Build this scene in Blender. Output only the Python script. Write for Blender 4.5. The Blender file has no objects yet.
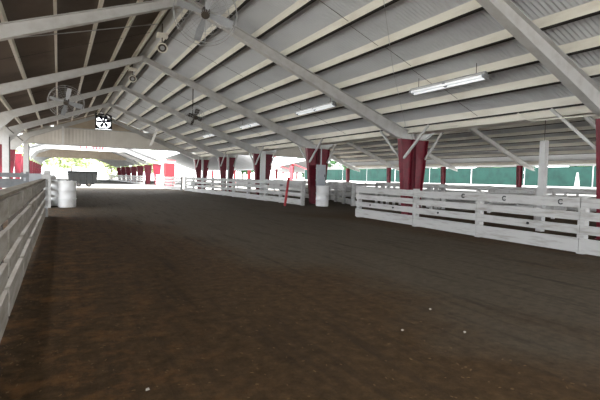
import bpy, bmesh, math, random
from mathutils import Vector, Matrix
R = random.Random(7)
scn = bpy.context.scene
COL = scn.collection

# ------------------------------------------------------------------ materials
def new_mat(name):
    m = bpy.data.materials.new(name); m.use_nodes = True
    nt = m.node_tree; b = nt.nodes['Principled BSDF']
    return m, nt, b
def ramp(nt, fac, stops):
    r = nt.nodes.new('ShaderNodeValToRGB')
    while len(r.color_ramp.elements) < len(stops): r.color_ramp.elements.new(0.5)
    for e, (p, c) in zip(r.color_ramp.elements, stops):
        e.position = p; e.color = (*c, 1)
    nt.links.new(fac, r.inputs['Fac']); return r.outputs['Color']
def noise(nt, scale, detail=5, vec=None, rough=.6):
    n = nt.nodes.new('ShaderNodeTexNoise'); n.inputs['Scale'].default_value = scale
    n.inputs['Detail'].default_value = detail; n.inputs['Roughness'].default_value = rough
    if vec is not None: nt.links.new(vec, n.inputs['Vector'])
    return n.outputs['Fac']
def coords(nt, scale=(1, 1, 1), kind='Object', rot=(0, 0, 0)):
    t = nt.nodes.new('ShaderNodeTexCoord'); mp = nt.nodes.new('ShaderNodeMapping')
    mp.inputs['Scale'].default_value = scale; mp.inputs['Rotation'].default_value = rot
    nt.links.new(t.outputs[kind], mp.inputs['Vector']); return mp.outputs['Vector']
def mix(nt, a, b, fac, mode='MIX'):
    n = nt.nodes.new('ShaderNodeMix'); n.data_type = 'RGBA'; n.blend_type = mode
    for s, v in ((n.inputs[6], a), (n.inputs[7], b), (n.inputs[0], fac)):
        if isinstance(v, (int, float)): s.default_value = v
        elif isinstance(v, tuple): s.default_value = (*v, 1)
        else: nt.links.new(v, s)
    return n.outputs[2]
def bump(nt, b, h, strength, dist=.02):
    n = nt.nodes.new('ShaderNodeBump'); n.inputs['Strength'].default_value = strength
    n.inputs['Distance'].default_value = dist
    nt.links.new(h, n.inputs['Height']); nt.links.new(n.outputs['Normal'], b.inputs['Normal'])
def paint(name, col, dirt=None, rough=.55, metal=0, scale=3, amt=(.45, .75), bmp=0, stretch=(1, 1, 1)):
    m, nt, b = new_mat(name)
    v = coords(nt, stretch)
    n = noise(nt, scale, 6, v)
    d = dirt or tuple(c * .72 for c in col)
    nt.links.new(ramp(nt, n, [(amt[0], col), (amt[1], d)]), b.inputs['Base Color'])
    b.inputs['Roughness'].default_value = rough; b.inputs['Metallic'].default_value = metal
    b.inputs['Specular IOR Level'].default_value = .3
    if bmp: bump(nt, b, noise(nt, scale * 8, 4, v), bmp, .01)
    return m
M = {}
M['steel'] = paint('steel_paint', (.53, .53, .52), (.44, .43, .41), .5)
M['cream'] = paint('purlin_paint', (.76, .74, .66), (.62, .58, .50), .5, stretch=(1, .3, 1))
M['flange_dark'] = paint('near_black_flange', (.03, .027, .025), None, .7)  # near-black colour for lower purlin flanges on the right and outer slopes
M['sheetbrown'] = paint('brown_roof_sheet', (.155, .13, .112), (.105, .088, .075), .6, scale=.9)  # darker, browner sheet colour for the main barn's left slope only
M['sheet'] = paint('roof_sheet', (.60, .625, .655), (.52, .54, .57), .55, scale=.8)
M['red'] = paint('crimson_paint', (.165, .011, .024), (.085, .007, .014), .4, scale=4)
M['redgate'] = paint('bright_red_paint', (.34, .018, .025), (.26, .015, .02), .5)
M['pink'] = paint('faded_red_paint', (.45, .06, .075), (.38, .05, .06), .6)
M['board'] = paint('whitewashed_wood', (.44, .435, .42), (.22, .20, .17), .75, scale=2.2, amt=(.5, .8), bmp=.3, stretch=(3, .8, 6))
M['oldboard'] = paint('worn_whitewash', (.33, .30, .26), (.20, .17, .13), .8, scale=2.4, amt=(.4, .75), bmp=.3, stretch=(3, .8, 6))
M['oldwood'] = paint('weathered_wood', (.24, .21, .165), (.14, .11, .075), .85, scale=2.5, amt=(.35, .7), bmp=.3, stretch=(3, .8, 6))
M['darkwood'] = paint('dark_wood', (.07, .06, .05), (.04, .035, .03), .85, scale=3)
M['tan'] = paint('plywood', (.47, .40, .31), (.40, .33, .25), .7, scale=1.5)
M['gable'] = paint('gable_sheet', (.74, .71, .66), (.64, .61, .56), .6, scale=.9)
M['drum'] = paint('drum_plastic', (.74, .74, .73), (.60, .58, .55), .4, scale=2)
M['black'] = paint('black_iron', (.02, .02, .022), None, .5)
M['darkmetal'] = paint('dark_metal', (.06, .055, .05), (.10, .08, .06), .5, .3)
M['galv'] = paint('galvanised', (.42, .43, .44), (.33, .34, .35), .45, .4, scale=6)
M['panelgrey'] = paint('grey_enamel', (.36, .38, .40), (.30, .31, .33), .45)
M['penrail'] = paint('grey_pen_rail', (.17, .18, .185), (.12, .125, .13), .6)
M['trailer'] = paint('cart_grey', (.008, .0095, .010), (.012, .012, .011), .6, scale=2)
M['rubber'] = paint('rubber', (.02, .02, .02), None, .9)
tm, tnt, tb = new_mat('lit_tube'); tb.inputs['Base Color'].default_value = (.9, .92, .95, 1)
tb.inputs['Emission Color'].default_value = (.93, .97, 1, 1); tb.inputs['Emission Strength'].default_value = .22
M['tube'] = tm
M['unused'] = paint('tube_white', (.85, .86, .88), (.8, .8, .82), .25)
M['white'] = paint('white_paint', (.78, .78, .77), (.68, .67, .65), .5)
M['wind'] = paint('windscreen_cloth', (.011, .048, .038), (.007, .028, .023), .8, scale=1.2)
M['bark'] = paint('bark', (.14, .10, .07), None, .9)
M['leaf'] = paint('leaf', (.42, .50, .25), (.52, .56, .32), .7, scale=.4)
M['leafdark'] = paint('dark_leaf', (.035, .09, .03), (.06, .13, .04), .7, scale=.4)
M['concrete'] = paint('concrete', (.52, .50, .46), (.42, .40, .36), .9, scale=.6)
M['asphalt'] = paint('asphalt', (.10, .095, .09), (.075, .07, .065), .9, scale=.5)
M['blue'] = paint('dark_blue_blade', (.03, .035, .06), None, .5)
M['paper'] = paint('paper', (.40, .36, .30), None, .9)
M['straw'] = paint('straw', (.15, .09, .035), (.09, .05, .022), .95)
M['nest'] = paint('dry_straw', (.33, .25, .15), (.24, .18, .10), .95)

def dirt_mat():
    m, nt, b = new_mat('dirt')
    v = coords(nt)
    t = nt.nodes.new('ShaderNodeTexCoord'); sp = nt.nodes.new('ShaderNodeSeparateXYZ')
    nt.links.new(t.outputs['Object'], sp.inputs[0])
    big = noise(nt, .35, 5, v)
    fine = noise(nt, 9, 8, v, .75)
    vfine = noise(nt, 38, 6, v, .8)
    trk = coords(nt, (2.6, .22, 1))
    track = noise(nt, 2.4, 4, trk)
    brown = ramp(nt, fine, [(.3, (.034, .0195, .0075)), (.55, (.072, .042, .0178)), (.8, (.12, .069, .029))])
    grey = ramp(nt, fine, [(.3, (.062, .050, .034)), (.6, (.100, .082, .058)), (.85, (.13, .108, .077))])
    # grey compacted middle of the aisle (x from 2.5 to 8) and old worn patches
    def math_(op, a, bb, clamp=False):
        n = nt.nodes.new('ShaderNodeMath'); n.operation = op; n.use_clamp = clamp
        for s, x in zip(n.inputs, (a, bb)):
            if isinstance(x, (int, float)): s.default_value = x
            else: nt.links.new(x, s)
        return n.outputs[0]
    wob = math_('MULTIPLY', math_('SUBTRACT', big, .5), 5)
    xx = math_('ADD', sp.outputs[0], wob)
    # slanting edge: the grey area widens away from the rear
    yy = math_('MULTIPLY', sp.outputs[1], .16)
    left = math_('MULTIPLY', math_('SUBTRACT', math_('ADD', xx, yy), 3.0), .8, True)
    right = math_('MULTIPLY', math_('SUBTRACT', 8.2, xx), .8, True)
    g = math_('MULTIPLY', left, right)
    far = math_('MULTIPLY', math_('SUBTRACT', sp.outputs[1], 12.5), .5, True)
    g = math_('MAXIMUM', g, math_('MULTIPLY', far, .75))
    g = math_('MULTIPLY', g, .85)
    c = mix(nt, brown, grey, g)
    c = mix(nt, c, (.028, .018, .010), math_('MULTIPLY', math_('SUBTRACT', track, .52), 3.2, True))
    sx = math_('MULTIPLY', math_('SUBTRACT', 1.3, sp.outputs[0]), .9, True)
    st = math_('MULTIPLY', math_('SUBTRACT', noise(nt, 3.2, 6, v, .7), .49), 5, True)
    c = mix(nt, c, (.19, .088, .028), math_('MULTIPLY', math_('MULTIPLY', sx, st), .75))
    nt.links.new(c, b.inputs['Base Color'])
    b.inputs['Roughness'].default_value = .95; b.inputs['Specular IOR Level'].default_value = .15
    hgt = math_('ADD', math_('MULTIPLY', fine, .6), math_('ADD', math_('MULTIPLY', vfine, .35), track))
    bump(nt, b, hgt, .42, .05)
    return m
M['dirt'] = dirt_mat()

# ------------------------------------------------------------------ mesh helpers
class MB:
    def __init__(s): s.bm = bmesh.new()
    def box(s, x0, x1, y0, y1, z0, z1):
        v = [s.bm.verts.new((x, y, z)) for x in (x0, x1) for y in (y0, y1) for z in (z0, z1)]
        for f in ((0,1,3,2),(4,6,7,5),(0,4,5,1),(2,3,7,6),(0,2,6,4),(1,5,7,3)):
            s.bm.faces.new([v[i] for i in f])
        return s
    def beam(s, a, b, w, t, up=(0, 0, 1)):
        a, b = Vector(a), Vector(b); d = (b - a).normalized(); up = Vector(up)
        if abs(d.dot(up)) > .98: up = Vector((0, 1, 0))
        r = d.cross(up).normalized(); u = r.cross(d)
        v = [s.bm.verts.new(p + r * (i * w / 2) + u * (j * t / 2)) for p in (a, b) for i in (-1, 1) for j in (-1, 1)]
        for f in ((0,1,3,2),(4,6,7,5),(0,4,5,1),(2,3,7,6),(0,2,6,4),(1,5,7,3)):
            s.bm.faces.new([v[i] for i in f])
        return s
    def prism(s, pts, off):      # extrude a closed 3D outline by a vector
        off = Vector(off)
        a = [s.bm.verts.new(p) for p in pts]; b = [s.bm.verts.new(Vector(p) + off) for p in pts]
        n = len(pts)
        s.bm.faces.new(a[::-1]); s.bm.faces.new(b)
        for i in range(n): s.bm.faces.new((a[i], a[(i+1) % n], b[(i+1) % n], b[i]))
        return s
    def tube(s, pts, r, n=8, cap=True, closed=False):
        pts = [Vector(p) for p in pts]; rings = []
        rr = r if isinstance(r, (list, tuple)) else [r] * len(pts)
        N = len(pts)
        for i, p in enumerate(pts):
            if closed: d = (pts[(i+1) % N] - pts[i-1]).normalized()
            else: d = (pts[min(i+1, N-1)] - pts[max(i-1, 0)]).normalized()
            up = Vector((0, 0, 1)) if abs(d.z) < .95 else Vector((0, 1, 0))
            x = d.cross(up).normalized(); y = x.cross(d)
            rings.append([s.bm.verts.new(p + (x * math.cos(2*math.pi*k/n) + y * math.sin(2*math.pi*k/n)) * rr[i]) for k in range(n)])
        for i in range(N if closed else N - 1):
            A, B = rings[i], rings[(i+1) % N]
            for k in range(n): s.bm.faces.new((A[k], A[(k+1) % n], B[(k+1) % n], B[k]))
        if cap and not closed: s.bm.faces.new(rings[0][::-1]); s.bm.faces.new(rings[-1])
        return s
    def lathe(s, c, prof, n=24):  # prof of (r, z), vertical axis
        rings = []
        for r, z in prof:
            rings.append([s.bm.verts.new((c[0] + r*math.cos(2*math.pi*k/n), c[1] + r*math.sin(2*math.pi*k/n), c[2] + z)) for k in range(n)])
        for A, B in zip(rings, rings[1:]):
            for k in range(n): s.bm.faces.new((A[k], A[(k+1) % n], B[(k+1) % n], B[k]))
        s.bm.faces.new(rings[0][::-1]); s.bm.faces.new(rings[-1]); return s
    def circle(s, c, nrm, rad, r, n=32, m=6):
        nrm = Vector(nrm).normalized(); a = nrm.orthogonal().normalized(); b = nrm.cross(a); c = Vector(c)
        return s.tube([c + (a*math.cos(2*math.pi*k/n) + b*math.sin(2*math.pi*k/n))*rad for k in range(n)], r, m, closed=True)
    def build(s, name, mat, parent=None, smooth=False, loc=None):
        bmesh.ops.recalc_face_normals(s.bm, faces=s.bm.faces)
        org = Vector((0, 0, 0)) if parent is None else world_loc(parent)
        if parent is None and loc is not None: org = Vector(loc)
        for v in s.bm.verts: v.co -= org
        me = bpy.data.meshes.new(name); s.bm.to_mesh(me); s.bm.free()
        if smooth:
            for p in me.polygons: p.use_smooth = True
        me.materials.append(M[mat] if isinstance(mat, str) else mat)
        o = bpy.data.objects.new(name, me); COL.objects.link(o)
        if parent is not None: o.parent = parent
        else: o.location = org
        return o
def world_loc(o):
    v = o.location.copy()
    while o.parent: o = o.parent; v += o.location
    return v
def thing(name, loc, label, cat, group=None):
    o = bpy.data.objects.new(name, None); COL.objects.link(o); o.location = loc
    o.empty_display_size = .2
    return tag(o, label, cat, group)
def tag(o, label, cat, group=None, kind=None):
    o['label'] = label; o['category'] = cat
    if group: o['group'] = group
    if kind: o['kind'] = kind
    return o
def struct(o, label=None, cat=None):
    o['kind'] = 'structure'
    if label: o['label'] = label; o['category'] = cat
    return o
def copy_tree(o, parent=None):
    c = o.copy(); COL.objects.link(c)
    if parent is not None: c.parent = parent
    for ch in o.children: copy_tree(ch, c)
    return c
ORD = ['first', 'second', 'third', 'fourth', 'fifth', 'sixth', 'seventh', 'eighth', 'ninth', 'tenth', 'eleventh', 'twelfth']

# ------------------------------------------------------------------ main dimensions
D0, S = 12.2, 6.847          # first frame with a visible foot, bay length
XR, XV, XR2, XL = 3.036, 11.575, 19.6, 28.1   # ridge, valley columns, ridge of the side barn, its outer columns
ZU, MU = 5.953, .40          # underside of rafter at ridge, its slope
ZT, MT = 6.16, .368          # top of rafter (underside of purlins)
PD = .215                    # purlin depth
def FY(n): return D0 + S * n
def top(x, xr=XR): return ZT - MT * abs(x - xr)
def und(x, xr=XR): return ZU - MU * abs(x - xr)
Y0, Y1 = -9.0, 41.0          # ends of the near roof

# ------------------------------------------------------------------ ground
def grid(x0, x1, y0, y1, z, nx, ny, amp=0):
    mb = MB(); vs = {}
    for i in range(nx + 1):
        for j in range(ny + 1):
            vs[i, j] = mb.bm.verts.new((x0 + (x1-x0)*i/nx, y0 + (y1-y0)*j/ny, z + R.uniform(-amp, amp)))
    for i in range(nx):
        for j in range(ny): mb.bm.faces.new((vs[i,j], vs[i+1,j], vs[i+1,j+1], vs[i,j+1]))
    return mb
struct(grid(-5.9, 29.6, Y0, 43.0, 0, 90, 130, .006).build('floor', 'dirt', smooth=True))
struct(MB().box(-5.9, 29.6, 60.5, 112, -.15, 0).build('floor', 'asphalt'))
struct(MB().box(-160, 220, -120, 330, -.3, -.03).build('ground', 'concrete'))

# ------------------------------------------------------------------ roofs
def roof_sheet(name, xa, xb, za, zb, y0, y1, pitch=.105, amp=.011, seg=4, thick=.012, mat='sheet'):
    mb = MB(); n = int((y1 - y0) / pitch * seg); rows = []
    for i in range(n + 1):
        y = y0 + (y1 - y0) * i / n; w = amp * math.sin(2*math.pi*i/seg)
        rows.append([mb.bm.verts.new(p) for p in ((xa, y, za + w), (xb, y, zb + w), (xb, y, zb + w + thick), (xa, y, za + w + thick))])
    for A, B in zip(rows, rows[1:]):
        for k in range(4): mb.bm.faces.new((A[k], A[(k+1) % 4], B[(k+1) % 4], B[k]))
    mb.bm.faces.new(rows[0]); mb.bm.faces.new(rows[-1][::-1])
    return struct(mb.build(name, mat, smooth=False))
ZS = PD + .012
XE = -3.2                    # left row of columns of the main barn
HL = 2.95
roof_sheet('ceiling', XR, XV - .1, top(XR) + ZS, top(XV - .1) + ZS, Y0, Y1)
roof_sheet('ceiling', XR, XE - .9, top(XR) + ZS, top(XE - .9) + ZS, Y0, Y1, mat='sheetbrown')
roof_sheet('ceiling', XR2, XV + .1, top(XR2, XR2) + ZS, top(XV + .1, XR2) + ZS, Y0, Y1)
roof_sheet('ceiling', XR2, 29.9, top(XR2, XR2) + ZS, top(29.9, XR2) + ZS, Y0, Y1)
# ridge caps
for x, nm in ((XR, 'main'), (XR2, 'side')):
    mb = MB()
    z = top(0, 0) + ZS + .03
    mb.prism([(x-.35, Y0, z-.35*MT), (x, Y0, z), (x+.35, Y0, z-.35*MT), (x+.35, Y0, z-.35*MT+.02), (x, Y0, z+.02), (x-.35, Y0, z-.35*MT+.02)], (0, Y1-Y0, 0))
    struct(mb.build('trim_1' if nm == 'main' else 'trim_2', 'sheet'))

# purlins: a C section, web on the upslope side
OFF = [.26, 1.12, 2.08, 3.07, 4.10, 5.12, 6.03, 6.92, 7.95]
def purlin(x, z, slope, sgn, label, y0=Y0+.2, y1=Y1-.2, grp=None, mat='cream', flange='cream'):
    # sgn +1: slope falls towards +x
    mb = MB(); t = .012; w = .07
    def P(u, h): return (x + sgn*u, y0, z + h - slope*u)
    # web
    r = thing('purlin', (x, y0, z), label, 'purlin', grp)
    mb.prism([P(0, t), P(t, t), P(t, PD-t), P(w, PD-t), P(w, PD), P(0, PD)], (0, y1-y0, 0))
    mb.build('web', mat, r)
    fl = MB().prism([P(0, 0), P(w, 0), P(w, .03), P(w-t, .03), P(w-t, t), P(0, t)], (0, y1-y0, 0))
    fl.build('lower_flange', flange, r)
    return r
for k, of in enumerate(OFF):
    purlin(XR + of, top(XR + of), MT, 1, f'cream steel purlin, {ORD[k]} down from the ridge on the bright right roof slope', grp='purlins on the right slope', flange='flange_dark')
    if k < 7: purlin(XR - of, top(XR - of), MT, -1, f'pale steel purlin, {ORD[k]} down from the ridge on the dark left roof slope', grp='purlins on the left slope')
    o2 = of * (XR2 - XV) / (XV - XR)
    purlin(XR2 - o2, top(XR2 - o2, XR2), MT, -1, f'steel purlin, {ORD[k]} down from the ridge on the near slope of the side barn', grp='purlins of the side barn near slope')
    purlin(XR2 + of, top(XR2 + of, XR2), MT, 1, f'steel purlin, {ORD[k]} down from the ridge on the outer slope of the side barn', grp='purlins of the side barn outer slope', flange='flange_dark')
purlin(XL + .9, top(XL + .9, XR2), MT, 1, 'steel purlin at the overhanging outer eave of the side barn')
# valley gutter
g = MB(); zg = top(XV) + .02
for (a, b_, c, d) in ((-.30, -.285, .0, .2), (.285, .30, .0, .2), (-.30, .30, .0, .012)):
    g.box(XV + a, XV + b_, Y0, Y1, zg + c, zg + d)
tag(g.build('gutter', 'cream', loc=(XV, Y0, zg)), 'long cream valley gutter running over the row of red columns', 'gutter')

# ------------------------------------------------------------------ rafters
def rafter(xr, xe, sgn, y, label, grp, xend=None, haunch=True):
    r = thing('rafter', (xr, y, und(xr, xr)), label, 'rafter', grp)
    L = abs(xe - xr)
    low = [(0, ZU), (L - .95, ZU - MU*(L - .95)), (L - .55, 2.848), (L - .06, 2.848)]
    if sgn < 0 and xr == XR: low = [(0, ZU), (L - 1.3, ZU - MU*(L - 1.3)), (L - .35, HL + .018), (L + .3, HL + .018)]
    if xend is not None: low = [(0, ZU), (L, ZU - MU*L + .12), (xend, ZT - MT*xend - .16)]
    end = low[-1][0]
    up = [(end, ZT - MT*end), (0, ZT)]
    P = lambda u, z, dy=0: (xr + sgn*u, y + dy, z)
    MB().prism([P(u, z, -.008) for u, z in low + up], (0, .016, 0)).build('web', 'steel', r)
    fl = MB()
    for (u0, z0), (u1, z1) in zip(low, low[1:]):
        fl.prism([P(u0, z0, -.1), P(u1, z1, -.1), P(u1, z1 - .016, -.1), P(u0, z0 - .016, -.1)], (0, .2, 0))
    fl.build('bottom_flange', 'steel', r)
    fl = MB()
    (u0, z0), (u1, z1) = up
    fl.prism([P(u0, z0 - .014, -.1), P(u1, z1 - .014, -.1), P(u1, z1, -.1), P(u0, z0, -.1)], (0, .2, 0))
    fl.build('top_flange', 'steel', r)
    st = MB()
    for u in (.02, end - .02) if xend is None else (.02,):
        zb = ZU - MU*u if u < 1 else low[-1][1]
        st.prism([P(u-.012, zb, -.1), P(u+.012, zb, -.1), P(u+.012, ZT-MT*u-.015, -.1), P(u-.012, ZT-MT*u-.015, -.1)], (0, .2, 0))
    st.build('end_plate', 'steel', r)
    return r
fr = {-1: 'frame nearest the camera', 0: 'frame at the big caged fan', 1: 'frame at the grey panel', 2: 'frame at the broad white post', 3: 'frame before the gable', 4: 'frame at the far gable'}
for n in range(-1, 5):
    rafter(XR, XV, 1, FY(n), f'grey steel rafter on the right slope, {fr[n]}', 'right rafters of the main barn')
    rafter(XR, XE, -1, FY(n), f'grey steel rafter on the left slope, {fr[n]}', 'left rafters of the main barn')
    rafter(XR2, XV, -1, FY(n), f'grey rafter on the inner slope of the side barn, {fr[n]}', 'inner rafters of the side barn')
    rafter(XR2, XL, 1, FY(n), f'grey rafter on the outer slope of the side barn, {fr[n]}', 'outer rafters of the side barn', xend=XL + 1.6 - XR2)

# ------------------------------------------------------------------ columns
def column(x, y, sgn, braces, label, grp):
    """tapered I column: vertical flange on the valley side, sloping flange away; sgn -1 leans to -x"""
    c = thing('column', (x, y, 0), label, 'column', grp)
    H = 2.83
    o0 = x + sgn*.065                      # outer (valley) flange
    ib, it = x + sgn*.33, x + sgn*.66      # sloping flange, base and top
    MB().prism([(o0, y-.007, .02), (ib, y-.007, .02), (it, y-.007, H), (o0, y-.007, H)], (0, .014, 0)).build('web', 'red', c)
    MB().box(min(o0, o0+sgn*.016), max(o0, o0+sgn*.016), y-.11, y+.11, .02, H).build('valley_flange', 'red', c)
    MB().prism([(ib, y-.11, .02), (ib+sgn*.018, y-.11, .02), (it+sgn*.018, y-.11, H), (it, y-.11, H)], (0, .22, 0)).build('sloping_flange', 'red', c)
    MB().box(min(o0, ib)-.05 if sgn < 0 else o0-.02, max(o0, ib)+.05 if sgn > 0 else o0+.02, y-.15, y+.15, 0, .02).build('base_plate', 'red', c)
    MB().box(min(o0, it)-.02, max(o0, it)+.02, y-.11, y+.11, H, H+.016).build('cap_plate', 'steel', c)
    for dy in braces:
        xb = x + sgn*.53; xt = x + sgn*.55
        MB().beam((xb, y + math.copysign(.10, dy), 2.12), (xt, y + dy, top(XV - .55, XR) - .01), .07, .07).build('brace', 'steel', c)
    return c
nm = {-1: 'at the right picture edge', 0: 'behind the right fence', 1: 'by the grey panel', 2: 'by the broad white post', 3: 'next before the gable', 4: 'at the far gable'}
for n in range(-1, 5):
    br = (-1.3, 1.25)
    yc = FY(n) + (.09 if n < 0 else 0)
    column(XV, yc, -1, br, f'dark red tapered column under the main roof, pair {nm[n]}', 'red columns of the main barn')
    column(XV, yc, 1, (-1.0, 1.1), f'dark red tapered column under the side roof, pair {nm[n]}', 'red columns of the side barn')
for n in range(0, 5):
    w = .17 if n == 2 else .055
    x = XV - (.12 if n == 2 else 0)
    y = FY(n) - (.32 if n > 1 else -.2)
    mb = MB().box(x-w, x+w, y-.055, y+.055, 0, top(XV) + .02 if n != 2 else top(XV)-.02)
    o = mb.build('downspout' if n != 2 else 'post', ('galv' if n < 2 else 'steel') if n != 2 else 'white', loc=(x, y, 0))
    tag(o, 'broad white post in front of the third red column pair' if n == 2 else f'grey square downspout between the red columns, pair {nm[n]}', 'downspout' if n != 2 else 'post')
# outer red posts of the side barn
def outer_post(x, y, label, w0=.13, w1=.26, H=2.6, mat='red', grp=None):
    c = thing('post', (x, y, 0), label, 'post', grp)
    MB().prism([(x-w0, y-.007, .02), (x+w0, y-.007, .02), (x+w0, y-.007, H), (x-w1, y-.007, H)], (0, .014, 0)).build('web', mat, c)
    MB().prism([(x-w0-.016, y-.1, .02), (x-w0, y-.1, .02), (x-w1, y-.1, H), (x-w1-.016, y-.1, H)], (0, .2, 0)).build('flange', mat, c)
    MB().box(x+w0, x+w0+.016, y-.1, y+.1, .02, H).build('flange', mat, c)
    MB().box(x-w0-.05, x+w0+.05, y-.13, y+.13, 0, .02).build('base_plate', mat, c)
    return c
on = {1: 'left of the tall grey post', 2: 'right of the nearest column pair', 3: 'left of the nearest column pair', 4: 'near the drum', 0: 'second of the row from the camera'}
on[-1] = 'nearest the camera of that row'
for n in range(-1, 5):
    outer_post(XL, FY(n), f'slim red post at the side barn outer eave, {on[n]}', grp='outer posts of the side barn')
# left side posts
for x, y, l in ((-2.85, FY(3) - .45, 'grey square post near the left picture edge, under a rafter'), (-2.19, FY(4) - .3, 'pale grey post under the left end of the far gable sheet')):
    c = thing('post', (x, y, 0), l, 'post')
    MB().box(x-.17, x+.17, y-.17, y+.17, .02, 3.5 if x < -2.5 else 3.45).build('shaft', 'steel', c)
    MB().box(x-.24, x+.24, y-.24, y+.24, 0, .02).build('base_plate', 'steel', c)
    MB().tube([(x+.22, y-.2, .3), (x+.22, y-.2, 3.4)], .035, 6).build('conduit', 'darkmetal', c)
for n in range(-1, 5):
    c = thing('column', (XE, FY(n), 0), f'red tapered column at the left eave of the main barn, {fr[n]}', 'column', 'left eave columns')
    y = FY(n); H = HL
    MB().prism([(XE-.15, y-.007, .02), (XE+.08, y-.007, .02), (XE+.32, y-.007, H), (XE-.25, y-.007, H)], (0, .014, 0)).build('web', 'red', c)
    MB().prism([(XE+.08, y-.11, .02), (XE+.098, y-.11, .02), (XE+.338, y-.11, H), (XE+.32, y-.11, H)], (0, .22, 0)).build('sloping_flange', 'red', c)
    MB().prism([(XE-.168, y-.11, .02), (XE-.15, y-.11, .02), (XE-.25, y-.11, H), (XE-.268, y-.11, H)], (0, .22, 0)).build('eave_flange', 'red', c)
    MB().box(XE-.25, XE+.18, y-.15, y+.15, 0, .02).build('base_plate', 'red', c)

# ------------------------------------------------------------------ far gable of the near barn
yg = Y1 - 1.2
def corr_wall(name, xa, xb, zlo, ztop_f, y, mat, pitch=.25, amp=.008, step=.0625):
    mb = MB(); n = int((xb - xa)/step); A = []
    for i in range(n + 1):
        x = xa + (xb-xa)*i/n; w = amp*math.sin(2*math.pi*x/pitch)
        A.append([mb.bm.verts.new(p) for p in ((x, y+w, zlo), (x, y+w, ztop_f(x)), (x, y+w+.02, ztop_f(x)), (x, y+w+.02, zlo))])
    for a, b in zip(A, A[1:]):
        for k in range(4): mb.bm.faces.new((a[k], a[(k+1) % 4], b[(k+1) % 4], b[k]))
    mb.bm.faces.new(A[0]); mb.bm.faces.new(A[-1][::-1])
    return struct(mb.build(name, mat))
corr_wall('wall_far', -2.45, XV - .05, 3.5, lambda x: max(3.52, min(4.88, top(x) + PD - .02)), yg, 'gable')
xa, xb = XR - 3.55, XR + 3.55     # upper plywood either side of the fan opening
tri = MB()
tri.prism([(XR-3.4, yg, 4.9), (XR-.38, yg, 4.9), (XR-.38, yg, top(XR-.38)+.15), (XR-3.4, yg, top(XR-3.4)+.15)], (0, .03, 0))
tri.prism([(XR+.83, yg, 4.9), (XR+3.4, yg, 4.9), (XR+3.4, yg, top(XR+3.4)+.15), (XR+.83, yg, top(XR+.83)+.15)], (0, .03, 0))
tri.prism([(XR-.38, yg, 6.14), (XR+.83, yg, 6.14), (XR+.5, yg, top(XR+.5)+.16), (XR, yg, top(XR)+.16), (XR-.38, yg, top(XR-.38)+.16)], (0, .03, 0))
tri.box(XR-.38, XR+.83, yg, yg+.03, 4.9, 4.98)
struct(tri.build('wall_far_upper', 'tan'))
corr_wall('wall_far_side', XV + .05, XL + .3, 3.5, lambda x: max(3.52, top(x, XR2) + PD - .02), yg, 'gable')
struct(MB().box(-2.4, XV-.1, yg-.07, yg-.01, 4.86, 4.93).build('trim_3', 'steel'))
struct(MB().box(-2.4, XV-.1, yg-.07, yg-.01, 3.47, 3.53).build('trim_4', 'steel'))
struct(MB().box(XV+.1, XL, yg-.07, yg-.01, 3.47, 3.53).build('trim_5', 'steel'))
tag(MB().box(.22, .38, 39.34, 39.489, 3.5, und(.3) + .1).build('strut', 'white', loc=(.3, 39.4, 3.5)), 'short white vertical strut on the left half of the far gable', 'strut')
tag(MB().beam((7.0, yg-.15, 3.8), (6.46, 33.6, top(6.46) - .04), .16, .12).build('brace', 'white', loc=(7.0, yg-.15, 3.8)), 'white diagonal brace from the far gable sheet up to the roof', 'brace')
# exhaust fan in the gable
fx, fz, fy = 3.24, 5.58, 39.28
F = thing('exhaust_fan', (fx, fy, fz), 'black six-bladed exhaust fan set in the peak of the far gable', 'fan')
h = .62
mb = MB()
for a in ((-h, -h+.09, -h, h), (h-.09, h, -h, h), (-h+.09, h-.09, -h, -h+.09), (-h+.09, h-.09, h-.09, h)):
    mb.box(fx+a[0], fx+a[1], fy-.1, fy+.17, fz+a[2], fz+a[3])
for sx in (-1, 1):
    for sz in (-1, 1):   # corner fillers round the opening
        mb.prism([(fx+sx*(h-.09), fy, fz+sz*(h-.09)), (fx+sx*(h-.09), fy, fz+sz*.27), (fx+sx*.42, fy, fz+sz*.42), (fx+sx*.27, fy, fz+sz*(h-.09))], (0, .02, 0))
mb.build('housing', 'black', F)
mb = MB().tube([(fx, fy-.08, fz), (fx, fy+.1, fz)], .13, 14); mb.build('hub', 'blue', F)
for k in range(6):
    a = math.radians(60*k + 12); u = Vector((math.cos(a), 0, math.sin(a))); v = Vector((-math.sin(a), 0, math.cos(a)))
    c = Vector((fx, fy, fz)); mb = MB()
    mb.prism([c+u*.08-v*.03, c+u*.28-v*.15+Vector((0,.03,0)), c+u*.5-v*.17+Vector((0,.05,0)), c+u*.52+v*.03-Vector((0,.04,0)), c+u*.28+v*.09-Vector((0,.03,0)), c+u*.08+v*.03], (0, .012, 0))
    mb.build('blade', 'blue', F)

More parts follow.
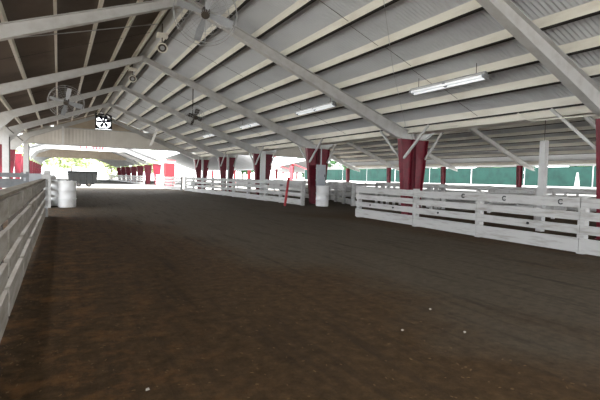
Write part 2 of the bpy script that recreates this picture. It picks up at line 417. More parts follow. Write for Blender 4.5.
# ------------------------------------------------------------------ fences
def fence(name, p0, p1, levels, posts, label, side=1, ph=1.1, bmat='board', pmat='board', pw=.10, post_front=False, gap=.0, jitter=.012, cat='fence', cap=False, rings=(), endpost=None, blen=2.4):
    """boards from p0 to p1, posts at the given distances along; side +1 puts posts on the left of the run"""
    p0, p1 = Vector((*p0, 0)), Vector((*p1, 0)); d = (p1 - p0); L = d.length; d.normalize()
    nrm = Vector((-d.y, d.x, 0)) * side
    F = thing(name, p0, label, cat)
    cuts = [0] + [q for q in posts if .3 < q < L - .3] + [L]
    cuts = sorted(set(cuts))
    for (z0, z1) in levels:
        i = 0
        while i < len(cuts) - 1:
            a, b = cuts[i], cuts[i+1]
            i += 1
            j0, j1 = R.uniform(-jitter, jitter), R.uniform(-jitter, jitter)
            A = p0 + d*(a + .006 + (gap/2 if a > 0 else 0)); B = p0 + d*(b - .006 - (gap/2 if b < L else 0))
            zc0, zc1 = (z0+z1)/2 + j0, (z0+z1)/2 + j1
            MB().beam(A + Vector((0,0,zc0)), B + Vector((0,0,zc1)), .04, z1 - z0).build('board', bmat, F)
    for q in posts:
        c = p0 + d*min(max(q, .06), L-.06) + nrm*(.02 + pw/2 + .003)
        hh = ph + (R.uniform(-.02, .03) if not cap else 0)
        e = c + Vector((0, 0, hh))
        MB().beam(c, e, pw, pw, up=d).build('post', pmat, F)
        if post_front:
            for (z0, z1) in levels[:-1]: pass
    if endpost:
        q, hh, w = endpost
        c = p0 + d*q
        MB().beam(c, c + Vector((0,0,hh)), w, w, up=d).build('end_post', pmat if pmat != 'darkwood' else 'board', F)
    if cap:
        A, B = p0 + nrm*.04, p1 + nrm*.04
        MB().beam(A + Vector((0,0,levels[-1][1]+.032)), B + Vector((0,0,levels[-1][1]+.032)), .13, .028).build('cap_plank', 'oldwood', F)
    for (q, z) in rings:
        c = p0 + d*q - nrm*.035 + Vector((0,0,z))
        o = MB()
        pts = [c + (d*math.cos(t) + Vector((0,0,1))*math.sin(t))*.045 for t in [math.radians(40 + 280*k/12) for k in range(13)]]
        o.tube(pts, .011, 6).build('tie_ring', 'black', F)
    return F
LV = [(.03, .30), (.385, .545), (.63, .785), (.85, 1.03)]
# right fence, from its far end towards the camera
fR0, fR1 = (8.95, 12.1), (8.25, 2.2)
def alongR(Y): return (12.1 - Y) * 1.0025
fence('board_fence', fR0, fR1, LV, [.08, alongR(9.1), alongR(6.85), alongR(4.45), alongR(2.4)],
      'long whitewashed board fence with black tie rings along the right of the aisle', side=1, ph=1.07, pw=.13,
      rings=[(alongR(7.26), .95), (alongR(6.09), .95), (alongR(4.82), .95)])
o = [c for c in COL.objects if c.name.startswith('board_fence')][-1]
# bolts on the fence
mb = MB(); d = (Vector((*fR1,0)) - Vector((*fR0,0))).normalized()
for Yb in (11.2, 10.0, 8.1, 5.5, 3.6):
    c = Vector((*fR0,0)) + d*alongR(Yb) + Vector((d.y, -d.x, 0))*(.02) + Vector((0,0,.47))
    nb = Vector((d.y, -d.x, 0))
    MB().tube([c - nb*.0, c + nb*.02], .028, 8).build('bolt', 'black', o)
# middle fence with the end by the opening
LV2 = [(.03, .31), (.43, .60), (.70, .88), (.97, 1.16)]
fence('board_fence', (10.12, 18.0), (9.48, 37.6), LV2, [.08, 2.3, 4.0, 6.4, 8.7, 10.5, 12.7, 15.0, 17.3, 19.5],
      'whitewashed board fence in the middle distance ending at a post by the drum', side=-1, ph=1.2, pw=.15)
fence('board_fence', (9.4, 38.4), (8.6, 45.5), LV2, [.08, 2.4, 4.8, 7.0],
      'sunlit white board fence continuing past the far gable on the right', side=-1, ph=1.2, pw=.13)
# left fence right beside the camera
LVL = [(.02, .27), (.35, .50), (.585, .77), (.855, 1.03)]
fence('board_fence', (-.40, 1.6), (-.345, 14.2), LVL, [1.15, 2.75, 4.35, 5.95, 7.9, 10.1, 12.3],
      'weathered white board fence with a plank cap beside the camera on the left', side=1, ph=1.02, pw=.10, bmat='oldboard', pmat='darkwood', gap=.09, cap=True, endpost=(12.65, 1.2, .16))
fence('board_fence', (-.35, 18.0), (-.15, 30.0), LVL, [.1, 2.4, 4.8, 7.2, 9.6, 11.9],
      'white board fence beyond the left opening, behind the white drum', side=1, ph=1.15, pw=.14, endpost=(-.12, 1.33, .22))
# pens on the left
fence('board_fence', (-1.0, 20.0), (-5.3, 20.0), [(.1, .26), (.42, .58), (.74, .90), (1.05, 1.2)], [.06, 2.1, 4.2],
      'cross fence of pale boards closing a pen left of the aisle', side=1, ph=1.28, pw=.1, bmat='penrail', pmat='penrail')
fence('board_fence', (-1.6, 27.0), (-5.3, 27.0), [(.1, .26), (.42, .58), (.74, .90), (1.05, 1.2)], [.06, 1.8, 3.6],
      'second cross fence of a left pen, behind the first one', side=1, ph=1.25, pw=.1, bmat='penrail', pmat='penrail')
# pens on the right, under the side barn
fence('rail_fence', (14.2, 4.2), (14.2, 16.9), [(.72, .86), (1.05, 1.17)], [.1, 2.4, 4.8, 7.2, 9.6, 12.5], 'grey two-rail fence of the pens behind the long right fence', side=-1, ph=1.16, bmat='board')
fence('rail_fence', (16.2, 4.0), (16.2, 18.0), [(.5, .62), (1.06, 1.17)], [.1, 2.8, 5.6, 8.4, 11.2, 13.9], 'two-rail pen fence with thin posts in the side barn', side=-1, ph=1.17, bmat='board')
fence('board_fence', (12.75, 17.3), (14.95, 22.9), LV2, [.1, 2.0, 4.0, 5.95], 'short slanting board fence behind the opening and drum', side=1, ph=1.12, pw=.16)
fence('board_fence', (14.6, 23.3), (14.6, 38.6), LV2, [.1, 2.4, 4.8, 7.2, 9.6, 12.0, 15.1], 'board fence of the far pens behind the middle fence', side=-1, ph=1.2)
for (y, l) in ((12.6, 'cross fence of pale boards between two pens, behind the nearest column pair'), (26.6, 'cross fence of the far pens, behind the third column pair'), (33.4, 'cross fence of the far pens, behind the fourth column pair')):
    fence('board_fence', (16.6, y), (22.5, y), LV, [.1, 2.0, 4.0, 5.85], l, side=1, ph=1.12)
fence('board_fence', (22.8, 3.5), (22.8, 38.6), LV, [.1+2.9*k for k in range(13)], 'long pale fence on the far side of the side barn pens', side=-1, ph=1.12)
# slotted gate seen over the right fence
G = thing('slotted_gate', (15.4, 19.0, 0), 'white slotted pen gate showing over the end of the right fence', 'gate')
mb = MB(); mb.box(15.38, 15.42, 14.0, 19.0, 1.10, 1.2); mb.build('top_rail', 'board', G)
mb = MB(); mb.box(15.38, 15.42, 14.0, 19.0, .72, .86); mb.build('bottom_rail', 'board', G)
for k in range(11): MB().box(15.35, 15.38, 14.0+.48*k, 14.2+.48*k, .05, 1.2).build('slat', 'board', G)

# grey post with a wire, mid bay
px_, py_ = 11.45, 7.09
P = thing('post', (px_, py_, 0), 'tall grey square post with a wire to the roof, behind the right fence', 'post')
MB().box(px_-.08, px_+.08, py_-.08, py_+.08, 0, 2.46).build('shaft', 'steel', P)
MB().tube([(px_, py_, 2.46), (px_, py_, top(px_)+.01)], .009, 6).build('wire', 'darkmetal', P)
# conduit under the eave
mb = MB().tube([(11.0, 7.6, top(11)-.02), (11.0, 7.45, top(11)-.18), (11.0, 7.15, top(11)-.27), (11.0, 5.5, top(11)-.3)], .022, 8)
tag(mb.build('conduit', 'cream', loc=(11.0, 7.5, 3)), 'cream pipe hooked under the eave purlin above the tall grey post', 'pipe')
mb = MB().tube([(11.05, 10.9, top(11)-.05), (11.05, 10.2, top(11)-.14), (11.05, 9.7, top(11)-.14)], .022, 8)
tag(mb.build('conduit', 'cream', loc=(11.05, 10.5, 3)), 'short cream pipe under the eave purlin beside the nearest column pair', 'pipe')

# ------------------------------------------------------------------ drums, panel, pole, cart
def drum(x, y, label):
    d = thing('drum', (x, y, 0), label, 'drum', 'white drums')
    r = .30; prof = [(r-.03, 0), (r-.005, .015), (r, .05)]
    for zc in (.32, .62):
        prof += [(r, zc-.03), (r+.018, zc-.012), (r+.018, zc+.012), (r, zc+.03)]
    prof += [(r, .9), (r-.01, .93), (r-.012, .95)]
    MB().lathe((x, y, 0), prof).build('barrel', 'drum', d, smooth=True)
    MB().lathe((x, y, .95), [(r+.012, -.02), (r+.016, 0), (r+.012, .02), (r-.03, .02), (r-.05, .008)]).build('rim', 'drum', d)
    MB().lathe((x+.15, y, .95), [(.04, .0), (.04, .03), (.03, .035)], 10).build('bung', 'drum', d)
    return d
drum(10.93, 17.45, 'white plastic drum standing in front of the grey electrical panel')
drum(.27, 18.1, 'white plastic drum beside the end post of the left fence')
drum(.05, 18.95, 'white plastic drum tucked behind the other drum by the left opening')
E = thing('electrical_panel', (11.5, 18.55, .95), 'grey electrical panel fixed to the second red column pair', 'electrical panel')
MB().box(11.27, 11.75, 18.50, 18.64, .93, 2.0).build('cabinet', 'panelgrey', E)
MB().box(11.30, 11.72, 18.48, 18.50, .97, 1.96).build('door', 'panelgrey', E)
MB().box(11.66, 11.69, 18.455, 18.48, 1.4, 1.52).build('handle', 'black', E)
MB().tube([(11.5, 18.57, 2.0), (11.5, 18.57, 2.9)], .03, 8).build('conduit', 'galv', E)
mb = MB().box(11.42, 11.58, 18.64, 18.94, 1.2, 1.26); mb.box(11.42, 11.58, 18.64, 18.94, 1.8, 1.86); mb.build('bracket', 'galv', E)
p = thing('pole', (9.08, 17.72, 0), 'thin red pole leaning against the end of the middle fence', 'pole')
MB().beam((9.08, 17.72, 0), (9.30, 17.80, 1.33), .10, .05).build('shaft', 'redgate', p)
mb = MB()
for t in (.3, .75): mb.beam((9.08+.22*t, 17.72+.08*t-.03, 1.33*t-.02), (9.08+.22*t, 17.72+.08*t-.03, 1.33*t+.02), .03, .01)
mb.build('hole_plate', 'darkmetal', p)

T = thing('dump_cart', (2.2, 48, 0), 'dark grey box trailer standing in the sun beyond the far gable', 'trailer')
mb = MB().prism([(.85, 47.2, .33), (3.25, 47.2, .33), (3.38, 47.1, 1.45), (.75, 47.1, 1.45)], (0, 1.9, 0)); mb.build('box', 'trailer', T)
mb = MB(); mb.box(.72, 3.42, 47.02, 47.1, 1.40, 1.5); mb.box(.72, 3.42, 49.0, 49.08, 1.40, 1.5); mb.box(.68, .75, 47.02, 49.08, 1.40, 1.5); mb.box(3.38, 3.45, 47.02, 49.08, 1.40, 1.5); mb.build('rim', 'trailer', T)
for x in (1.2, 1.75, 2.3, 2.85): MB().box(x-.03, x+.03, 47.03, 47.2, .45, 1.4).build('rib', 'trailer', T)
MB().box(1.0, 3.1, 47.4, 48.8, .2, .33).build('chassis', 'black', T)
MB().beam((1.0, 48.1, .36), (.1, 48.1, .45), .1, .1).build('drawbar', 'black', T)
for y in (47.3, 48.9):
    for x in (1.7, 2.6):
        w = MB().tube([(x, y-.1, .2), (x, y+.1, .2)], .23, 18).build('wheel', 'rubber', T)
        MB().tube([(x, y-.12, .2), (x, y+.12, .2)], .1, 12).build('rim', 'darkmetal', w)
mb = MB().tube([(.75, 48, 1.48), (.45, 48, 1.55)], .03, 8); mb.build('tip_lever', 'black', T)
mb = MB(); bmesh.ops.create_icosphere(mb.bm, subdivisions=2, radius=.09, matrix=Matrix.Translation((.42, 48, 1.55))); mb.build('lever_knob', 'black', T)

# ------------------------------------------------------------------ lights under the roof
def tube_light(x, y0, y1, z, label):
    t = thing('fluorescent_fixture', (x, (y0+y1)/2, z), label, 'light', 'fluorescent fixtures')
    ca, sa = 1, -MT
    def q(u, h): return (x + u, y0, z + h - MT*u)
    MB().prism([q(-.07, .03), q(.07, .03), q(.04, .10), q(-.04, .10)], (0, y1-y0, 0)).build('housing', 'panelgrey', t)
    MB().prism([q(-.12, .025), q(-.07, .03), q(.07, .03), q(.12, .025), q(.07, .038), q(-.07, .038)], (0, y1-y0, 0)).build('reflector', 'white', t)
    for u in (-.055, .055):
        c = Vector((x+u, 0, z - MT*u - .015))
        MB().tube([(c.x, y0+.08, c.z), (c.x, y1-.08, c.z)], .03, 10).build('tube', 'tube', t, smooth=True)
    for y in (y0+.04, (y0+y1)/2, y1-.04):
        MB().prism([(x-.08, y-.04, z+.03+.08*MT), (x+.08, y-.04, z+.03-.08*MT), (x+.08, y-.04, z-.04-.08*MT), (x-.08, y-.04, z-.04+.08*MT)], (0, .08, 0)).build('lamp_holder', 'panelgrey', t)
    for y in (y0+.3, y1-.3):
        MB().tube([(x, y, z+.1), (x, y, top(x)+PD)], .008, 6).build('hanger', 'darkmetal', t)
for k, (y0, y1, l) in enumerate(((7.05, 9.6, 'long fluorescent fixture nearest the camera, near the top right of the picture'),
                  (13.1, 15.95, 'fluorescent fixture between the first and second red column pairs'),
                  (19.6, 22.3, 'fluorescent fixture between the second and third red column pairs'),
                  (26.5, 29.2, 'small distant fluorescent fixture beyond the third red column pair'))):
    tube_light(8.62 + (.33 if k == 0 else 0), y0, y1, top(8.62 + (.33 if k == 0 else 0)) - .15, l)

# ------------------------------------------------------------------ caged fans
def cage_fan(c, nrm, rad, ztop, label, nb=4):
    c = Vector(c); nrm = Vector(nrm).normalized()
    f = thing('cage_fan', c, label, 'fan', 'caged ceiling fans')
    a = nrm.orthogonal().normalized(); b = nrm.cross(a)
    g = MB()
    for off, rr in ((-.12, rad), (.12, rad)):
        g.circle(c + nrm*off, nrm, rr, .012)
    for rr in (rad*.75, rad*.5):
        g.circle(c + nrm*.16, nrm, rr, .005); g.circle(c - nrm*.16, nrm, rr, .005)
    for k in range(16):
        u = a*math.cos(2*math.pi*k/16) + b*math.sin(2*math.pi*k/16)
        g.tube([c + nrm*.17 + u*.1, c + nrm*.16 + u*rad*.8, c + nrm*.12 + u*rad, c - nrm*.12 + u*rad, c - nrm*.16 + u*rad*.8, c - nrm*.17 + u*.1], .0045, 4)
    g.build('guard', 'galv', f)
    MB().tube([c - nrm*.22, c + nrm*.10], .11, 14).build('motor', 'darkmetal', f)
    for k in range(nb):
        t = 2*math.pi*k/nb + .5; u = a*math.cos(t) + b*math.sin(t); v = -a*math.sin(t) + b*math.cos(t)
        MB().prism([c+u*.09-v*.04+nrm*.02, c+u*rad*.55-v*.10+nrm*.05, c+u*rad*.92-v*.09+nrm*.05, c+u*rad*.92+v*.08-nrm*.04, c+u*rad*.55+v*.09-nrm*.04, c+u*.09+v*.04-nrm*.02], nrm*.01).build('blade', 'panelgrey' if rad > .6 else 'darkmetal', f)
    MB().tube([c - nrm*.2, c - nrm*.2 + Vector((0, 0, .3)), (c.x - nrm.x*.2, c.y - nrm.y*.2, ztop)], .022, 8).build('hanger', 'darkmetal', f)
    return f
cage_fan((3.24, 10.95, 5.36), (-.25, -.75, -.6), .78, top(3.3)-.005, 'big caged fan hanging from the ridge at the top of the picture')
cage_fan((5.45, 19.9, 3.98), (.2, -.9, -.35), .42, top(5.45)+.0, 'dark caged fan hanging under the middle of the right slope')
cage_fan((.30, 22.2, 4.42), (-.1, -.85, -.5), .72, top(.3)+.0, 'large caged fan hanging under the left slope near the gable')
# ridge lamps
def ridge_lamp(c, ztop, label):
    c = Vector(c); f = thing('ridge_lamp', c, label, 'lamp', 'round lamps under the ridge')
    d = Vector((-.15, -.8, -.55)).normalized()
    MB().tube([c - d*.16, c - d*.05, c + d*.12], [.07, .13, .155], 18).build('shade', 'darkmetal', f)
    MB().circle(c + d*.125, d, .15, .02, 24).build('rim', 'cream', f)
    MB().tube([c + d*.121, c + d*.13], .075, 12).build('lens', 'galv', f)
    MB().box(c.x-.17, c.x+.17, c.y-.06, c.y+.14, c.z+.30, c.z+.44).build('ballast_box', 'cream', f)
    mb = MB().tube([c - d*.12, c + Vector((0, .04, .32))], .02, 6); mb.tube([c + Vector((0, .04, .4)), (c.x, c.y+.04, ztop)], .02, 6); mb.build('bracket', 'darkmetal', f)
ridge_lamp((2.98, 14.9, 5.48), top(2.98)+.1, 'round dark lamp with a cream box under the ridge, nearer one')
ridge_lamp((2.92, 21.0, 5.62), top(2.92)+.1, 'round dark lamp under the ridge, farther one past the second rafter')
# straw nests at the ridge
for (x, y, z, l) in ((3.0, 20.0, 5.78, 'straw bird nest on the ridge purlin beyond the second rafter'),):
    mb = MB()
    for k in range(70):
        a = R.uniform(0, 6.28); q = Vector((x + R.uniform(-.2, .2), y + R.uniform(-.3, .3), z + R.uniform(.32, .5)))
        e = q + Vector((math.cos(a)*.16, math.sin(a)*.16, R.uniform(-.05, .05)))
        mb.beam(q, e, .012, .012)
    tag(mb.build('bird_nest', 'nest', loc=(x, y, z+.3)), l, 'nest')

# sag rods, one line per bay on each slope
def sagline(y, sgn, label, grp):
    r = thing('sag_rod_line', (XR, y, top(XR)), label, 'rod', grp)
    for k in range(len(OFF) - (1 if sgn > 0 else 3)):
        u0, u1 = OFF[k], OFF[k+1]; dy = .12*(k % 2)
        mb = MB().tube([(XR + sgn*(u0+.02), y+dy, top(XR+u0)+.045), (XR + sgn*(u1-.01), y+dy, top(XR+u1)+.045)], .006, 5)
        mb.build('rod', 'darkmetal', r)
bay = ['bay nearest the camera', 'bay after the nearest column pair', 'bay after the second column pair', 'bay after the third column pair', 'last bay before the gable']
for n in range(-1, 4):
    sagline(FY(n) + S*.5, 1, f'line of thin dark rods across the right slope, {bay[n+1]}', 'sag rods on the right slope')
    sagline(FY(n) + S*.5, -1, f'line of thin rods across the left slope, {bay[n+1]}', 'sag rods on the left slope')
# diagonal bracing rod and its wire, near bay
mb = MB().tube([(11.0, 11.9, und(11.0)+.2), (8.0, 9.3, top(8.0)-.06), (5.9, 7.25, top(5.9)-.06), (4.6, 5.6, top(4.6)-.05)], .006, 6)
tag(mb.build('bracing_rod', 'galv', loc=(11.0, 11.9, 2.9)), 'thin bracing cable slanting down the right slope to the nearest column pair', 'cable')
mb = MB().tube([(XE+.8, FY(0)+.8, top(XE+.8)-.03), (XR-.3, FY(0)+2.2, top(XR-.3)-.03)], .014, 6)
tag(mb.build('conduit', 'galv', loc=(XR-.3, FY(0)+2.2, top(XR-.3))), 'thin pale conduit crossing under the dark left roof slope', 'pipe')
mb = MB().tube([(-2.6, FY(2)+4.0, top(-2.6)-.03), (-2.6, FY(2)+5.0, 3.8), (-2.2, FY(3)+3.6, 3.45)], .03, 6)
tag(mb.build('conduit', 'darkmetal', loc=(-2.6, FY(2)+4, 4)), 'dark pipe bending down toward the grey left posts', 'pipe')

# ------------------------------------------------------------------ far barn
B0, B1 = 60.13, 108.0
struct(MB().prism([(XR, B0-.9, 6.42), (XV, B0-.9, 3.34), (XV, B0-.9, 3.38), (XR, B0-.9, 6.46)], (0, B1-B0+.9, 0)).build('ceiling', 'sheet'))
struct(MB().prism([(XR, B0-.9, 6.42), (XE-.9, B0-.9, 3.83), (XE-.9, B0-.9, 3.87), (XR, B0-.9, 6.46)], (0, B1-B0+.9, 0)).build('ceiling', 'sheet'))
struct(MB().prism([(XR2, B0-.9, 6.3), (XV, B0-.9, 3.34), (XV, B0-.9, 3.38), (XR2, B0-.9, 6.34)], (0, B1-B0+.9, 0)).build('ceiling', 'sheet'))
struct(MB().prism([(XR2, B0-.9, 6.3), (XL+1.6, B0-.9, 2.7), (XL+1.6, B0-.9, 2.74), (XR2, B0-.9, 6.34)], (0, B1-B0+.9, 0)).build('ceiling', 'sheet'))
corr_wall('wall_far_barn_gable', XR-5.2, XR+5.2, 4.15, lambda x: max(4.17, top(x)+.1), B0+.3, 'white')
corr_wall('wall_far_barn_end', XE+.3, XR+6.2, 3.5, lambda x: max(3.52, top(x)-.05), 72.6, 'tan')
for k in range(7):
    y = B0 + .1 + S*k
    for sgn, xe, sd in ((1, XV, 'right'), (-1, XE - .0, 'left')):
        L = abs(xe - XR); q = 1 if sgn > 0 else .38
        mb = MB().prism([(XR, y-.1, 5.95), (XR+sgn*(L-.9), y-.1, 5.95-.4*(L-.9)), (XR+sgn*L, y-.1, 2.8), (XR+sgn*L, y-.1, 6.2-.365*L), (XR, y-.1, 6.2)], (0, .2, 0))
        tag(mb.build('rafter', 'steel', loc=(XR, y, 5.95)), f'rafter of the far barn, {sd} slope, {ORD[k]} from its near end', 'rafter', f'far barn rafters, {sd} slope')
        mb = MB().prism([(xe+sgn*.3*q, y-.1, 0), (xe-sgn*.3*q, y-.1, 0), (xe-sgn*.62*q, y-.1, 2.78), (xe+sgn*.5*q, y-.1, 2.78)], (0, .2, 0))
        tag(mb.build('column', 'red', loc=(xe, y, 0)), f'red tapered column on the {sd} side of the far barn, {ORD[k]} from its near end', 'column', f'far barn columns, {sd} side')
for k, l in enumerate(('dark red tapered column left of the sunny gap, nearer one', 'dark red tapered column left of the sunny gap, farther one')):
    y = FY(5 + k)
    c = thing('column', (XE, y, 0), l, 'column')
    MB().prism([(XE-.15, y-.01, .02), (XE+.1, y-.01, .02), (XE+.3, y-.01, 2.9), (XE-.3, y-.01, 2.9)], (0, .02, 0)).build('web', 'red', c)
    MB().prism([(XE+.1, y-.1, .02), (XE+.12, y-.1, .02), (XE+.32, y-.1, 2.9), (XE+.3, y-.1, 2.9)], (0, .2, 0)).build('flange', 'red', c)
    MB().prism([(XE-.17, y-.1, .02), (XE-.15, y-.1, .02), (XE-.3, y-.1, 2.9), (XE-.32, y-.1, 2.9)], (0, .2, 0)).build('flange', 'red', c)
    MB().box(XE-.4, XE+.2, y-.14, y+.14, -.03, .02).build('base_plate', 'red', c)
struct(MB().prism([(XE-.6, 44.5, 2.92), (-11, 44.5, 5.9), (-11, 44.5, 5.95), (XE-.6, 44.5, 2.97)], (0, 62, 0)).build('ceiling', 'sheet'))
for n, (a, b) in enumerate(((B0+.5, 83), (83.4, 106))):
    fence('board_fence', (9.9, a), (9.6, b), LV2, [.1+2.8*k for k in range(9)], ['white board fence inside the far barn, nearer stretch', 'white board fence inside the far barn, farther stretch'][n], side=-1, ph=1.2)
# open red frame beside the far barn
L_ = thing('sign_lettering', (3.2, B0+.2, 4.3), 'small faded red lettering on the white gable of the far barn', 'sign')
for k, (x, wd) in enumerate(((2.3, .16), (2.95, .16), (3.75, .2), (4.05, .2), (4.45, .2), (4.75, .2))):
    MB().box(x, x+wd, B0+.2, B0+.27, 4.32, 4.62).build('letter', 'pink', L_)
fr_ = thing('steel_portal', (30.2, 57.0, 0), 'faded red open steel frame without a roof beyond the side barn', 'portal')
MB().box(29.95, 30.35, 56.9, 57.1, 0, 3.2).build('post', 'pink', fr_)
MB().beam((24.6, 57, 5.2), (34.2, 57, 2.4), .09, .12).build('rafter', 'pink', fr_)
MB().beam((25.6, 57, 3.6), (30.0, 57, 2.7), .08, .08).build('strut', 'pink', fr_)
# red stall and white boxes between the barns
K = thing('red_stall', (11.45, 52, 0), 'bright red stall with a white top band between the barns', 'stall')
MB().box(10.9, 12.0, 52, 53.2, 1.15, 2.75).build('shutter', 'redgate', K)
MB().box(10.85, 12.05, 51.97, 53.23, 2.75, 3.0).build('sign_band', 'white', K)
MB().box(10.85, 12.05, 51.95, 53.25, 3.0, 3.12).build('roof', 'redgate', K)
MB().box(10.95, 11.95, 52.05, 53.15, 0, 1.15).build('base', 'pink', K)
for x0, x1, l in ((10.05, 10.72, 'white upright box standing left of the red stall'), (13.0, 13.9, 'white upright box standing right of the red stall')):
    b = thing('utility_box', ((x0+x1)/2, 52.4, 0), l, 'box')
    MB().box(x0, x1, 52.0, 52.9, .05, 1.3).build('case', 'white', b)
    MB().box(x0-.04, x1+.04, 51.96, 52.94, 1.3, 1.36).build('lid', 'white', b)
    MB().box(x0+.05, x1-.05, 52.05, 52.85, 0, .05).build('plinth', 'galv', b)
gt = thing('pen_gate', (12.5, 52.3, 0), 'grey barred gate between the red stall and a white box', 'gate')
for z in (.15, .5, .85, 1.2): MB().tube([(12.12, 52.3, z), (12.92, 52.3, z)], .025, 6).build('bar', 'galv', gt)
for x in (12.12, 12.92): MB().box(x-.03, x+.03, 52.27, 52.33, 0, 1.25).build('upright', 'galv', gt)
# distant open shed right of the barns
sh = thing('open_shed', (36, 78, 0), 'distant open shed with a grey roof and red posts beyond the pens', 'shed')
MB().prism([(31.5, 70, 2.75), (42, 70, 5.2), (52, 70, 2.75), (52, 70, 2.85), (42, 70, 5.3), (31.5, 70, 2.85)], (0, 34, 0)).build('roof', 'sheet', sh)
for k in range(5):
    for x in (32.3, 42, 51.3):
        MB().box(x-.2, x+.2, 71+7.6*k, 71.3+7.6*k, -.03, 2.9 if x != 42 else 5.15).build('post', 'pink', sh)
# trough at left
t = thing('trough', (-1.05, 31, 0), 'grey feed trough standing behind the left pen fences', 'trough')
MB().prism([(-1.75, 30.5, .35), (-.75, 30.5, .35), (-.62, 30.5, 1.18), (-1.9, 30.5, 1.18)], (0, 1.1, 0)).build('tub', 'panelgrey', t)
mb = MB()
for x in (-1.7, -.85):
    for y in (30.55, 31.45): mb.box(x, x+.08, y, y+.08, 0, .35)
mb.build('leg', 'galv', t)

# ------------------------------------------------------------------ right side outdoors
W = thing('barrier_wall', (33, 2, 0), 'long white barrier wall in the sun beyond the side barn', 'wall')
MB().prism([(32.8, -4, -.03), (33.2, -4, -.03), (33.12, -4, 1.15), (32.88, -4, 1.15)], (0, 72, 0)).build('barrier', 'white', W)
MB().box(32.84, 33.16, -4, 68, 1.15, 1.22).build('coping', 'white', W)
V = thing('windscreen_fence', (34.6, 2, 0), 'tall green windscreen fence beyond the white barrier wall', 'fence')
for k in range(13):
    y = -4 + 5.4*k
    MB().tube([(34.6, y, -.03), (34.6, y, 2.85)], .05, 8).build('post', 'galv', V)
    if k < 12:
        mb = MB(); n = 6
        for j in range(n):
            a, b = y + .06 + (5.28)*j/n, y + .06 + 5.28*(j+1)/n
            s0, s1 = .05*math.sin(j*2.1), .05*math.sin((j+1)*2.1)
            mb.prism([(34.55+s0, a, .4), (34.55+s1, b, .4), (34.55+s1, b, 2.75), (34.55+s0, a, 2.75)], (.015, 0, 0))
        mb.build('screen_panel', 'wind', V)
mb = MB().lathe((32.0, 17.3, -.03), [(.33, 0), (.30, .1), (.17, 1.2), (.06, 2.2), (.03, 2.25)], 12)
tag(mb.build('marker_cone', 'white', loc=(32.0, 17.3, -.03), smooth=True), 'tall slim white cone standing before the green windscreen', 'cone')

# ------------------------------------------------------------------ trees
def tree(x, y, hgt, rad, leaf, label, seed, grp):
    rr = random.Random(seed)
    t = thing('tree', (x, y, -.03), label, 'tree', grp)
    MB().tube([(x, y, -.03), (x+.1, y, hgt*.3), (x-.1, y+.1, hgt*.7)], [hgt*.035, hgt*.026, hgt*.012], 8).build('trunk', 'bark', t)
    mb = MB()
    clumps = [(Vector((rr.gauss(0, .45), rr.gauss(0, .45), rr.gauss(0, .4))), rr.uniform(.3, .55)) for _ in range(16)]
    for _ in range(1300):
        c, s = rr.choice(clumps)
        d = Vector((rr.gauss(0, 1), rr.gauss(0, 1), rr.gauss(0, 1))).normalized()*s*rr.uniform(.75, 1)
        q = (c*.8 + d)*rad; q.z *= .8
        p = Vector((x, y, hgt*.66)) + q
        a = Vector((rr.gauss(0,1), rr.gauss(0,1), rr.gauss(0,1))).normalized(); b = a.orthogonal().normalized(); w = rad*.075
        mb.bm.faces.new([mb.bm.verts.new(p + v) for v in (a*w*1.5, b*w, -a*w*1.5, -b*w)])
    mb.build('crown', leaf, t)
for k, (x, y, h_, r_) in enumerate(((-14, 118, 7, 4.2), (-6, 132, 8, 4.8), (3, 138, 8.5, 5), (13, 134, 8, 4.6), (22, 128, 7, 4.4))):
    tree(x, y, h_, r_, 'leaf', f'pale green leafy tree past the far barn, {ORD[k]} from the left', 10+k, 'trees past the far barn')
for k, (x, y, h_, r_) in enumerate(((48, 122, 9, 6), (62, 104, 9, 6), (62, 84, 8, 5.5), (47, 62, 7, 5), (44, 46, 6, 4.4), (45, 34, 6, 4.2), (46, 23, 6, 4.2), (46, 12, 6, 4.4))):
    tree(x, y, h_, r_, 'leafdark', f'dark green tree behind the green windscreen, {ORD[k]} from the far end', 40+k, 'trees behind the windscreen')

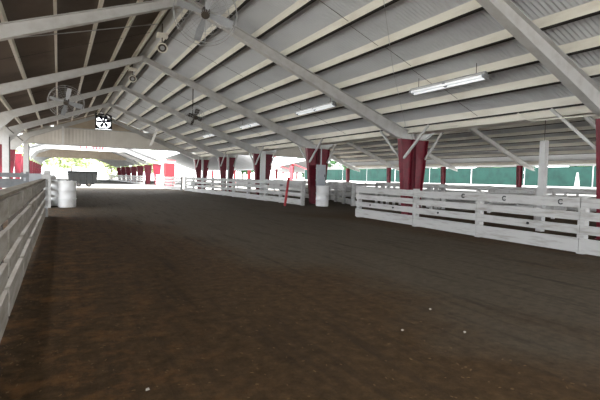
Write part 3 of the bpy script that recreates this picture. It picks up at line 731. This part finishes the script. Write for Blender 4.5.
# small scraps and straw on the dirt
for k, (x, y, l) in enumerate(((3.19, 3.04, 'pale scrap of paper on the grey dirt, the one farthest back'), (2.52, 2.70, 'pale scrap of paper on the grey dirt, left one of the pair'), (2.97, 2.44, 'pale scrap of paper on the grey dirt, right one of the pair'), (.45, 2.57, 'pale scrap on the brown dirt near the bottom of the picture'))):
    mb = MB().prism([(x-.011, y-.008, .004), (x+.012, y-.006, .006), (x+.009, y+.009, .010), (x-.008, y+.008, .008)], (0, 0, .004))
    tag(mb.build('paper_scrap', 'paper', loc=(x, y, 0)), l, 'scrap')
mb = MB()
for k in range(1100):
    y = 1.2 + 13*R.random()**2; x = -.33 + R.random()**2.2*3.2
    a = R.uniform(0, 3.14); L = R.uniform(.008, .022)
    p = Vector((x, y, .008 + R.uniform(0, .006)))
    e = p + Vector((math.cos(a)*L, math.sin(a)*L, R.uniform(-.003, .005)))
    mb.beam(p, e, .003, .003)
tag(mb.build('loose_straw', 'straw'), 'loose brown straw and chaff scattered over the dirt beside the left fence', 'straw', kind='stuff')

# ------------------------------------------------------------------ light
w = bpy.data.worlds.new('World'); scn.world = w; w.use_nodes = True
nt = w.node_tree; bg = nt.nodes['Background']
bg.inputs['Color'].default_value = (.93, .96, 1.0, 1); bg.inputs['Strength'].default_value = 3.3
sun = bpy.data.lights.new('sun', 'SUN'); sun.energy = 4.5; sun.angle = math.radians(.6); sun.color = (1, .96, .9)
so = bpy.data.objects.new('sun', sun); COL.objects.link(so)
so.rotation_euler = Vector((.35, .72, -.80)).to_track_quat('-Z', 'Y').to_euler()

# ------------------------------------------------------------------ camera
yaw, pit, roll = .50842, -.04777, -.02577
def back(r, u, d):
    c, s = math.cos(roll), math.sin(roll); r, u = r*c + u*s, -r*s + u*c
    c, s = math.cos(pit), math.sin(pit); d, u = d*c - u*s, d*s + u*c
    c, s = math.cos(yaw), math.sin(yaw); return Vector((r*c + d*s, -r*s + d*c, u))
rx, ux, dx = back(1, 0, 0), back(0, 1, 0), back(0, 0, 1)
cam = bpy.data.cameras.new('camera'); co = bpy.data.objects.new('camera', cam); COL.objects.link(co)
cam.sensor_width = 36; cam.lens = 26.025; cam.clip_end = 1000; cam.clip_start = .05
mtx = Matrix((rx, ux, -dx)).transposed().to_4x4(); mtx.translation = (0, 0, 1.25)
co.matrix_world = mtx
scn.camera = co
scn.view_settings.view_transform = 'Standard'; scn.view_settings.look = 'None'
scn.view_settings.gamma = 1; scn.view_settings.use_curve_mapping = False
scn.view_settings.exposure = 1.15
